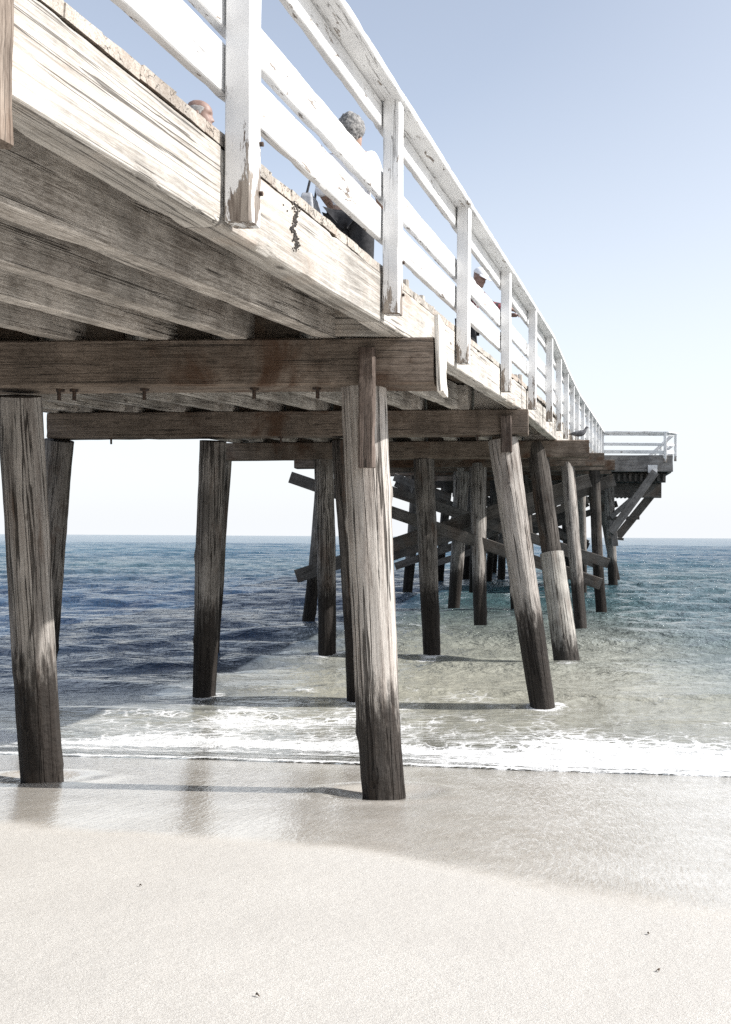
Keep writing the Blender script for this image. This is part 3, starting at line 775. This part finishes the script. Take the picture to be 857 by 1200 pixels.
# small dark scraps lying on the dry sand
M['weed'] = plain('dry seaweed', (.03, .02, .012), (.12, .08, .05), 200, .8)
def ground_hit(px, py):
    d = 3.0
    for _ in range(60):
        p = P(px, py, d); z = float(sand_z(np.array([[p.x]]), np.array([[p.y]]))[0, 0])
        v = P(px, py, 1.0)
        slope = (EYE-v.z)
        d = .5*d+.5*(EYE-z)/slope
    p = P(px, py, d); p.z = z
    return p
scr = [(165, 1039, 'dark curled seaweed scrap on the sand, left of the middle and far from the water'), (302, 1168, 'dark seaweed scrap with a pale stem near the bottom edge of the sand'),
       (760, 1095, 'short dark seaweed scrap just below the wet sand on the right'), (771, 1139, 'flat brown seaweed sliver lowest on the right of the sand')]
for i, (px, py, lb) in enumerate(scr):
    p = ground_hit(px, py)
    bm = bmesh.new(); L = random.uniform(.006, .009); n = 7; ns = 6; rowz = []
    for k in range(n+1):
        tt = k/n; cx = (tt-.5)*L; cy = .005*math.sin(tt*4+i); cz = .003+.004*math.sin(tt*3.1)*random.uniform(.6, 1.2)
        r = .0022*math.sin(tt*2.9+.15)+.0006
        rowz.append([bm.verts.new((cx, cy+r*1.8*math.cos(a), cz+r*math.sin(a))) for a in [2*math.pi*j/ns for j in range(ns)]])
    for k in range(n):
        for j in range(ns): bm.faces.new((rowz[k][j], rowz[k+1][j], rowz[k+1][(j+1) % ns], rowz[k][(j+1) % ns]))
    bm.faces.new(rowz[0]); bm.faces.new(rowz[-1]); bmesh.ops.recalc_face_normals(bm, faces=bm.faces)
    o = link('seaweed_scrap', finish(bm), M['weed']); o.location = p; o.rotation_euler = (0, 0, random.uniform(0, 3))
    o['label'] = lb; o['category'] = 'seaweed'; o['group'] = 'seaweed scraps on the dry sand'

# ------------------------------------------------------------------ people
def skin_eval(verts, edges, radii, rootv=0, sub=2):
    me = bpy.data.meshes.new('tmp'); me.from_pydata([tuple(v) for v in verts], edges, [])
    o = bpy.data.objects.new('tmp', me); C.objects.link(o)
    md = o.modifiers.new('s', 'SKIN'); md.use_smooth_shade = True
    md.branch_smoothing = .6
    for i, r in enumerate(radii):
        sv = me.skin_vertices[0].data[i]; sv.radius = (r, r) if not isinstance(r, tuple) else r
        sv.use_root = (i == rootv)
    m2 = o.modifiers.new('u', 'SUBSURF'); m2.levels = sub; m2.render_levels = sub
    dg = bpy.context.evaluated_depsgraph_get()
    ev = o.evaluated_get(dg); out = bpy.data.meshes.new_from_object(ev, depsgraph=dg)
    bpy.data.objects.remove(o)
    return out

def chain(V, E, Rr, pts, start=None):
    prev = start; ids = []
    for p, r in pts:
        V.append(Vector(p)); Rr.append(r); i = len(V)-1; ids.append(i)
        if prev is not None: E.append((prev, i))
        prev = i
    return ids

def head_mesh(bm, c, yaw=0, pitch=0):
    """skull, nose, ears, chin, brow: faces +Y before rotation"""
    tmp = bmesh.new()
    T = [(-.118, .012, .070, .045), (-.110, .034, .090, .010), (-.090, .049, .094, -.028), (-.065, .058, .089, -.058), (-.035, .066, .089, -.078), (0, .072, .085, -.092),
         (.028, .076, .094, -.099), (.060, .076, .088, -.097), (.085, .067, .070, -.084), (.104, .046, .042, -.056), (.116, .012, .008, -.018)]
    zs = [q[0] for q in T]; rws = []
    for i in range(33):
        z = zs[0]+(zs[-1]-zs[0])*i/32
        w_, f_, b_ = (float(np.interp(z, zs, [q[k] for q in T])) for k in (1, 2, 3))
        cy = (f_+b_)/2; hy = (f_-b_)/2; row = []
        for j in range(40):
            a_ = 2*math.pi*j/40; ca, sa = math.cos(a_), math.sin(a_)
            X = w_*math.copysign(abs(ca)**.9, ca); Y = cy+hy*math.copysign(abs(sa)**.9, sa)
            if sa > 0:
                nz = max(0, 1-abs(z+.036)/.05) if z < -.036 else max(0, 1-abs(z+.036)/.062)
                if z < -.036: nz = max(0, 1-abs(z+.036)/.012)
                Y += .024*nz*math.exp(-(X/.013)**2)
                for s in (-1, 1): Y -= .011*math.exp(-((X-s*.030)/.014)**2-((z-.002)/.013)**2)
                Y += .005*(math.exp(-((z+.066)/.006)**2)+math.exp(-((z+.080)/.006)**2))*math.exp(-(X/.024)**2)
            row.append(tmp.verts.new((X, Y, z)))
        rws.append(row)
    for i in range(32):
        for j in range(40): tmp.faces.new((rws[i][j], rws[i+1][j], rws[i+1][(j+1) % 40], rws[i][(j+1) % 40]))
    tmp.faces.new(rws[0]); tmp.faces.new(rws[-1]); bmesh.ops.recalc_face_normals(tmp, faces=tmp.faces)
    for s in (-1, 1):
        e = bmesh.ops.create_uvsphere(tmp, u_segments=12, v_segments=8, radius=1)
        for v in e['verts']: v.co = Vector((s*.077+v.co.x*.010, -.008+v.co.y*.018, -.012+v.co.z*.031))
    m = Matrix.Translation(c) @ Matrix.Rotation(yaw, 4, 'Z') @ Matrix.Rotation(-pitch, 4, 'X')
    tmp.transform(m); me = bpy.data.meshes.new('h'); tmp.to_mesh(me); tmp.free()
    bm.from_mesh(me); return m

def person(name, loc, rz, pose, mats, label, hair=None, cap=None, lean=0.0):
    r = bpy.data.objects.new(name, None); C.objects.link(r); r.location = loc; r.rotation_euler = (0, 0, rz)
    r['label'] = label; r['category'] = 'person'
    J = pose
    V, E, Q = [], [], []
    t0 = chain(V, E, Q, [(J['pelvis'], (.155, .115)), (J['belly'], (.145, .105)), (J['chest'], (.165, .115)), (J['neck'], .062), (J['skull'], .058)])
    hand_tips = []
    for s, S in ((-1, 'L'), (1, 'R')):
        a = chain(V, E, Q, [(J['sh'+S], .060), (J['el'+S], .043), (J['wr'+S], .029), (J['ha'+S], (.040, .020))], t0[2])
        w, h = Vector(J['wr'+S]), Vector(J['ha'+S]); f = (h-w).normalized(); side = f.cross(Vector((0, 0, 1)))
        if side.length < .3: side = Vector((0, 1, 0))
        side.normalize(); dn = side.cross(f).normalized()
        if dn.z > 0: dn = -dn
        hand_tips.append((h, f, side, dn, s))
        chain(V, E, Q, [(J['hip'+S], .092), (J['kn'+S], .060), (J['an'+S], .042), (J['to'+S], .036)], t0[0])
    me = skin_eval(V, E, Q)
    bm = bmesh.new(); bm.from_mesh(me)
    hm = head_mesh(bm, Vector(J['head']), J.get('yaw', 0), J.get('pitch', 0))
    for h, f, side, dn, s in hand_tips:
        for k, (off, L) in enumerate(((-.030, .066), (-.010, .076), (.010, .072), (.030, .056))):
            b = h+side*off; V2, E2, Q2 = [], [], []
            chain(V2, E2, Q2, [(b-f*.03, .010), (b+f*L*.45, .0095), (b+f*L*.75+dn*.018, .0088), (b+f*L*.88+dn*.038, .0075)])
            bm.from_mesh(skin_eval(V2, E2, Q2, sub=1))
        V2, E2, Q2 = [], [], []
        chain(V2, E2, Q2, [(h-f*.045-side*.01*s, .012), (h-side*s*.045-f*.01, .011), (h-side*s*.055+f*.025+dn*.01, .009)])
        bm.from_mesh(skin_eval(V2, E2, Q2, sub=1))
    bme = bpy.data.meshes.new('body'); bm.to_mesh(bme); bm.free(); bme.materials.clear()
    body = link('body', bme, mats['skin'], r)
    rm = body.modifiers.new('r', 'REMESH'); rm.mode = 'VOXEL'; rm.voxel_size = .0055; rm.use_smooth_shade = True
    # shirt
    V, E, Q = [], [], []
    b = Vector(J['pelvis']); 
    t1 = chain(V, E, Q, [(b+Vector((0, 0, -.03)), (.185, .145)), (J['belly'], (.182, .140)), (J['chest'], (.198, .145)), (Vector(J['chest']).lerp(Vector(J['neck']), .72), (.100, .085)), (Vector(J['chest']).lerp(Vector(J['neck']), .95), (.075, .068))])
    for S in 'LR':
        e, w = Vector(J['el'+S]), Vector(J['wr'+S])
        chain(V, E, Q, [(J['sh'+S], .088), (e, .062), (e.lerp(w, J.get('sleeve', .2)), .058)], t1[2])
    sh = link('shirt', skin_eval(V, E, Q), mats['shirt'], r); 
    # trousers
    V, E, Q = [], [], []
    c = chain(V, E, Q, [(b+Vector((0, 0, .02)), (.150, .12))])
    for S in 'LR':
        a = Vector(J['an'+S]); k = Vector(J['kn'+S])
        chain(V, E, Q, [(J['hip'+S], (.118, .118)), (k, .082), (k.lerp(a, .92), .068)], c[0])
        V2, E2, Q2 = [], [], []
        an = a; to = Vector(J['to'+S])
        chain(V2, E2, Q2, [(an+Vector((0, 0, -.02)), .052), ((an.x, an.y-.01, .05), .05), (to, (.05, .038))])
        link('shoe', skin_eval(V2, E2, Q2), mats['shoe'], r)
    link('trousers', skin_eval(V, E, Q), mats['trousers'], r)
    if hair:
        hb = bmesh.new(); bmesh.ops.create_icosphere(hb, subdivisions=5, radius=1)
        kill = []
        for v in hb.verts:
            x, y, z = v.co; n = mn.noise(Vector((x*4+hair[0], y*4, z*4)))*.5+mn.noise(Vector((x*11, y*11+hair[0], z*11)))*.35
            k = 1+n*.14
            if hair[0] < 0:
                if z > .42+.1*n or z < -.55+1.2*max(0, y+.1): kill.append(v)
                v.co = Vector((x*.083, y*.102-.006, z*.123+.004)); continue
            if z < -.80+1.2*max(0, y+.15): kill.append(v)
            v.co = Vector((x*.104*k, (y*.118-.012)*k, z*.134*k+.012))
        bmesh.ops.delete(hb, geom=kill, context='VERTS')
        hb.transform(hm); ho = link('hair', finish(hb, 180), mats['hair'], r)
        so = ho.modifiers.new('s', 'SOLIDIFY'); so.thickness = .02; so.offset = -1
    if cap:
        hb = bmesh.new(); bmesh.ops.create_uvsphere(hb, u_segments=28, v_segments=16, radius=1)
        bmesh.ops.delete(hb, geom=[v for v in hb.verts if v.co.z < -.02], context='VERTS')
        for v in hb.verts: v.co = Vector((v.co.x*.092, v.co.y*.108-.004, v.co.z*.098+.032))
        hb.transform(hm); co_ = link('cap', finish(hb, 80), mats['cap'], r)
        so = co_.modifiers.new('s', 'SOLIDIFY'); so.thickness = .006
        bb = bmesh.new(); rr = []
        for i in range(13):
            a = math.pi*(.12+.76*i/12); row = []
            for k in range(5):
                q = 1+k/4*.75*math.sin(a)**.8
                row.append(bb.verts.new((math.cos(a)*.092*(1+(q-1)*.2), math.sin(a)*.106*q-.004, .036-.020*(q-1)-.012*abs(math.cos(a))*(k/4))))
            rr.append(row)
        for i in range(12):
            for k in range(4): bb.faces.new((rr[i][k], rr[i+1][k], rr[i+1][k+1], rr[i][k+1]))
        bb.transform(hm); br = link('brim', finish(bb, 80), mats['cap'], co_)
        so = br.modifiers.new('s', 'SOLIDIFY'); so.thickness = .005
    return r

def stand_pose(h=1.7, arm='rest', lean=0.0, **kw):
    k = h/1.72
    J = dict(pelvis=(0, 0, .94), belly=(0, .005, 1.10), chest=(0, 0, 1.29), neck=(0, 0, 1.46), skull=(0, .01, 1.54), head=(0, .02, 1.605))
    for s, S in ((-1, 'L'), (1, 'R')):
        J['sh'+S] = (s*.175, -.005, 1.39); J['el'+S] = (s*.235, -.04, 1.12); J['wr'+S] = (s*.20, .15, 1.02); J['ha'+S] = (s*.17, .23, 1.03)
        J['hip'+S] = (s*.09, 0, .88); J['kn'+S] = (s*.10, .02, .49); J['an'+S] = (s*.11, -.02, .09); J['to'+S] = (s*.13, .14, .04)
    if arm == 'down':
        for s, S in ((-1, 'L'), (1, 'R')):
            J['el'+S] = (s*.23, -.02, 1.11); J['wr'+S] = (s*.25, .05, .87); J['ha'+S] = (s*.25, .08, .79)
    if lean:
        def rotp(p, a, pv=(0, 0, .94)):
            y, z = p[1]-pv[1], p[2]-pv[2]
            return (p[0], pv[1]+y*math.cos(a)+z*math.sin(a), pv[2]-y*math.sin(a)+z*math.cos(a))
        for q in ('belly', 'chest', 'neck', 'skull', 'head', 'shL', 'shR'): J[q] = rotp(J[q], lean*(.5 if q == 'belly' else 1))
    J = {a: tuple(c*k for c in b) for a, b in J.items()}
    J.update(kw); return J

M['skin'] = plain('skin', (.33, .215, .165), (.40, .27, .21), 30, .55)
M['skin_dark'] = plain('tanned skin', (.20, .125, .10), (.26, .17, .14), 30, .55)
M['white_shirt'] = plain('white shirt', (.72, .73, .76), (.80, .80, .82), 12, .9, .01)
M['blue_shirt'] = plain('pale blue shirt', (.42, .50, .66), (.52, .60, .74), 14, .9, .01)
M['black_cloth'] = plain('black cloth', (.012, .012, .014), (.03, .03, .033), 30, .9)
M['grey_cloth'] = plain('grey cloth', (.30, .31, .33), (.42, .43, .45), 30, .9)
M['plaid'] = plaid('dark plaid shirt', (.20, .045, .055), (.035, .025, .03), (.42, .40, .40))
M['hair_grey'] = plain('grey curly hair', (.10, .10, .10), (.30, .29, .28), 45, .9, .02)
M['hair_white'] = plain('short grey hair', (.22, .21, .20), (.34, .33, .32), 60, .9)
M['cap_white'] = plain('white cap cloth', (.68, .69, .73), (.78, .78, .80), 20, .9)
M['leather'] = plain('dark leather', (.03, .02, .015), (.06, .04, .03), 30, .6)

def deck_at(X, d): return ZD(d)+.014*(X-EX(d))+.008
# woman with grey hair, back to the camera
d2 = 7.85; X2 = P(413, 0, d2).x
p2 = person('person', (X2, d2, deck_at(X2, d2)), R(-8), stand_pose(1.72, yaw=R(-12)), dict(skin=M['skin'], shirt=M['white_shirt'], trousers=M['black_cloth'], shoe=M['leather'], hair=M['hair_grey']),
       'person with curly grey hair and white shirt standing behind the railing, back turned', hair=(3.3,))
# man whose bald head shows above the deck edge
d1 = 7.6; X1 = P(232, 0, d1).x
p1 = person('person', (X1, d1, deck_at(X1, d1)), R(-70), stand_pose(1.76, arm='down', yaw=R(-10)), dict(skin=M['skin_dark'], shirt=M['blue_shirt'], trousers=M['grey_cloth'], shoe=M['leather'], hair=M['hair_white']),
       'bald person in a pale blue shirt, only the head showing over the deck edge', hair=(-1,))
# man in white cap leaning forward on the rail
d3 = 12.5; X3 = P(566, 0, d3).x-.17
ps = stand_pose(1.56, lean=R(13), yaw=R(-30), pitch=R(28))
for s, S in ((-1, 'L'), (1, 'R')):
    ps['el'+S] = (s*.24, .30, 1.02); ps['wr'+S] = (s*.17, .55, 1.0); ps['ha'+S] = (s*.12, .63, .99)
    ps['kn'+S] = (s*.10, .05, .50)
ps['sleeve'] = .75
p3 = person('person', (X3, d3, deck_at(X3, d3)), R(-88), ps, dict(skin=M['skin_dark'], shirt=M['plaid'], trousers=M['black_cloth'], shoe=M['leather'], cap=M['cap_white']),
       'person in a white cap and dark plaid shirt leaning on the railing', cap=True)
# grey shoulder bag at the woman's left side
def bag(loc, rz):
    r = bpy.data.objects.new('shoulder_bag', None); C.objects.link(r); r.location = loc; r.rotation_euler = (0, 0, rz)
    r['label'] = 'grey shoulder bag hanging beside the person in the white shirt'; r['category'] = 'bag'
    reg(r, Matrix.Translation(loc))
    bm = bmesh.new(); bmesh.ops.create_cube(bm, size=1)
    bmesh.ops.subdivide_edges(bm, edges=bm.edges, cuts=5, use_grid_fill=True)
    for v in bm.verts:
        x, y, z = v.co*2
        f = 1-.25*max(0, z)
        v.co = Vector((x*.06*f*(1-.35*z*z*.5), y*.15*(1-.12*max(0, z)), z*.14+.0))+Vector((.01*mn.noise(v.co*4), 0, 0))
    m = finish(bm, 60); b = link('pouch', m, M['grey_cloth'], r)
    b.modifiers.new('s', 'SUBSURF').render_levels = 1
    V, E, Q = [], [], []
    chain(V, E, Q, [((0, -.12, .12), .010), ((.04, -.08, .35), .010), ((.11, -.03, .50), .010), ((.115, .03, .50), .010), ((.04, .08, .35), .010), ((0, .12, .12), .010)])
    link('strap', skin_eval(V, E, Q), M['black_cloth'], r)
bag((X2-.33, d2+.02, deck_at(X2, d2)+.94), 0)

# ------------------------------------------------------------------ pigeon on the third cap
def pigeon(loc, rz):
    st = [(-.175, .105, .004, .022), (-.12, .105, .012, .032), (-.07, .108, .034, .042), (-.02, .112, .050, .052), (.035, .120, .054, .056), (.08, .135, .046, .048), (.105, .160, .030, .032), (.120, .190, .021, .022), (.130, .212, .022, .021), (.146, .222, .021, .020), (.160, .222, .012, .012), (.172, .217, .005, .005), (.186, .211, .002, .002)]
    bm = bmesh.new(); rr = []
    for i, (x, z, rz_, ry) in enumerate(st):
        a0 = st[max(0, i-1)]; a1 = st[min(len(st)-1, i+1)]
        tx, tz = a1[0]-a0[0], a1[1]-a0[1]; l = math.hypot(tx, tz); nx, nz = -tz/l, tx/l
        rr.append([bm.verts.new((x+nx*rz_*math.sin(a), ry*math.cos(a), z+nz*rz_*math.sin(a))) for a in [2*math.pi*j/16 for j in range(16)]])
    for i in range(len(rr)-1):
        for j in range(16): bm.faces.new((rr[i][j], rr[i+1][j], rr[i+1][(j+1) % 16], rr[i][(j+1) % 16]))
    bm.faces.new(rr[0]); bm.faces.new(rr[-1]); bmesh.ops.recalc_face_normals(bm, faces=bm.faces)
    for s in (-1, 1):
        V, E, Q = [], [], []
        chain(V, E, Q, [((.01, s*.02, .085), .012), ((-.005, s*.022, .045), .006), ((.008, s*.022, .006), .004), ((.035, s*.022, .003), .003)])
        bm.from_mesh(skin_eval(V, E, Q, sub=1))
    me = finish(bm, 80); o = link('pigeon', me, plain('pigeon feathers', (.045, .045, .05), (.13, .13, .14), 30, .7)); o.location = loc; o.rotation_euler = (0, 0, rz)
    for s in (-1, 1):
        wb = bmesh.new(); bmesh.ops.create_uvsphere(wb, u_segments=16, v_segments=10, radius=1)
        for v in wb.verts: v.co = Vector((v.co.x*.095-.045, s*(.044-.012*abs(v.co.x))+v.co.y*.010, .120+v.co.z*.030*(1-.5*max(0, -v.co.x))+.05*v.co.x*.1))
        link('wing', finish(wb, 80), plain('pigeon wing', (.07, .07, .075), (.16, .16, .17), 40, .7), o)
    o['label'] = 'dark grey pigeon standing on the jutting end of a cap beam'; o['category'] = 'bird'
X = P(681, 0, 16.8).x
pigeon((X, 16.75, ZF(16.8)-.01+XF(X, 16.8)+.003), 0)

# ------------------------------------------------------------------ light
SUN_EL = R(37); az_vec = Vector((1, -.03, 0)).normalized()
S = Vector((az_vec.x*math.cos(SUN_EL), az_vec.y*math.cos(SUN_EL), math.sin(SUN_EL)))
sl = bpy.data.lights.new('sun', 'SUN'); sl.energy = 3.9; sl.angle = R(.53); sl.color = (1, .97, .93)
so = bpy.data.objects.new('sun', sl); C.objects.link(so); so.rotation_euler = S.to_track_quat('Z', 'Y').to_euler(); so.location = (20, 0, 20)
w = bpy.data.worlds.new('World'); sc.world = w; w.use_nodes = True
nt = w.node_tree; nt.nodes.clear()
sky = nt.nodes.new('ShaderNodeTexSky'); sky.sky_type = 'NISHITA'; sky.sun_disc = False
sky.sun_elevation = SUN_EL; sky.sun_rotation = math.atan2(S.x, S.y)
sky.air_density = 1.0; sky.dust_density = 1.0; sky.ozone_density = 1.0; sky.altitude = 0
bg = nt.nodes.new('ShaderNodeBackground'); bg.inputs[1].default_value = .125
hsv = nt.nodes.new('ShaderNodeHueSaturation'); hsv.inputs['Saturation'].default_value = .56
wo = nt.nodes.new('ShaderNodeOutputWorld')
nt.links.new(sky.outputs[0], hsv.inputs['Color'])
# pale sea haze low in the sky, a little stronger towards the sun
tc = nt.nodes.new('ShaderNodeTexCoord'); sx = nt.nodes.new('ShaderNodeSeparateXYZ'); nt.links.new(tc.outputs['Generated'], sx.inputs[0])
def wm(op, a, b, clamp=False):
    m = nt.nodes.new('ShaderNodeMath'); m.operation = op; m.use_clamp = clamp
    for i, q in enumerate((a, b)):
        if isinstance(q, (int, float)): m.inputs[i].default_value = q
        else: nt.links.new(q, m.inputs[i])
    return m.outputs[0]
fz = wm('SUBTRACT', 1.0, wm('DIVIDE', wm('MAXIMUM', sx.outputs[2], 0.0), .52), True)
fz = wm('POWER', fz, 1.7); fz = wm('SUBTRACT', 1.0, wm('MULTIPLY', wm('SUBTRACT', 1.0, fz), wm('SUBTRACT', 1.0, wm('MULTIPLY', sx.outputs[0], .7))), True)
mx = nt.nodes.new('ShaderNodeMix'); mx.data_type = 'RGBA'; nt.links.new(fz, mx.inputs[0]); nt.links.new(hsv.outputs[0], mx.inputs[6]); mx.inputs[7].default_value = (4.0, 4.12, 4.28, 1)
nt.links.new(mx.outputs[2], bg.inputs[0]); nt.links.new(bg.outputs[0], wo.inputs[0])

# ------------------------------------------------------------------ camera
cam = bpy.data.cameras.new('camera'); co_ = bpy.data.objects.new('camera', cam); C.objects.link(co_); sc.camera = co_
cam.sensor_fit = 'VERTICAL'; cam.sensor_height = 36; cam.lens = 36*F/1200
cam.shift_x = (428.5-CX)/1200; cam.shift_y = (CY-600)/1200
cam.clip_start = .05; cam.clip_end = 100000
c_, s_ = math.cos(ROLL), math.sin(ROLL)
co_.matrix_world = Matrix(((c_, -s_, 0, 0), (0, 0, -1, 0), (s_, c_, 0, EYE), (0, 0, 0, 1)))
sc.view_settings.view_transform = 'Standard'; sc.view_settings.look = 'None'; sc.view_settings.gamma = 1; sc.view_settings.exposure = .92
sc.view_settings.use_curve_mapping = False
sc.cycles.use_denoising = False
sc.cycles.denoising_input_passes = 'RGB_ALBEDO_NORMAL'; sc.cycles.denoising_prefilter = 'NONE'
try: sc.cycles.denoiser = 'OPENIMAGEDENOISE'
except Exception: pass
sc.cycles.max_bounces = 8; sc.cycles.diffuse_bounces = 5; sc.cycles.transparent_max_bounces = 8
sc.cycles.sample_clamp_indirect = 6; sc.cycles.sample_clamp_direct = 12
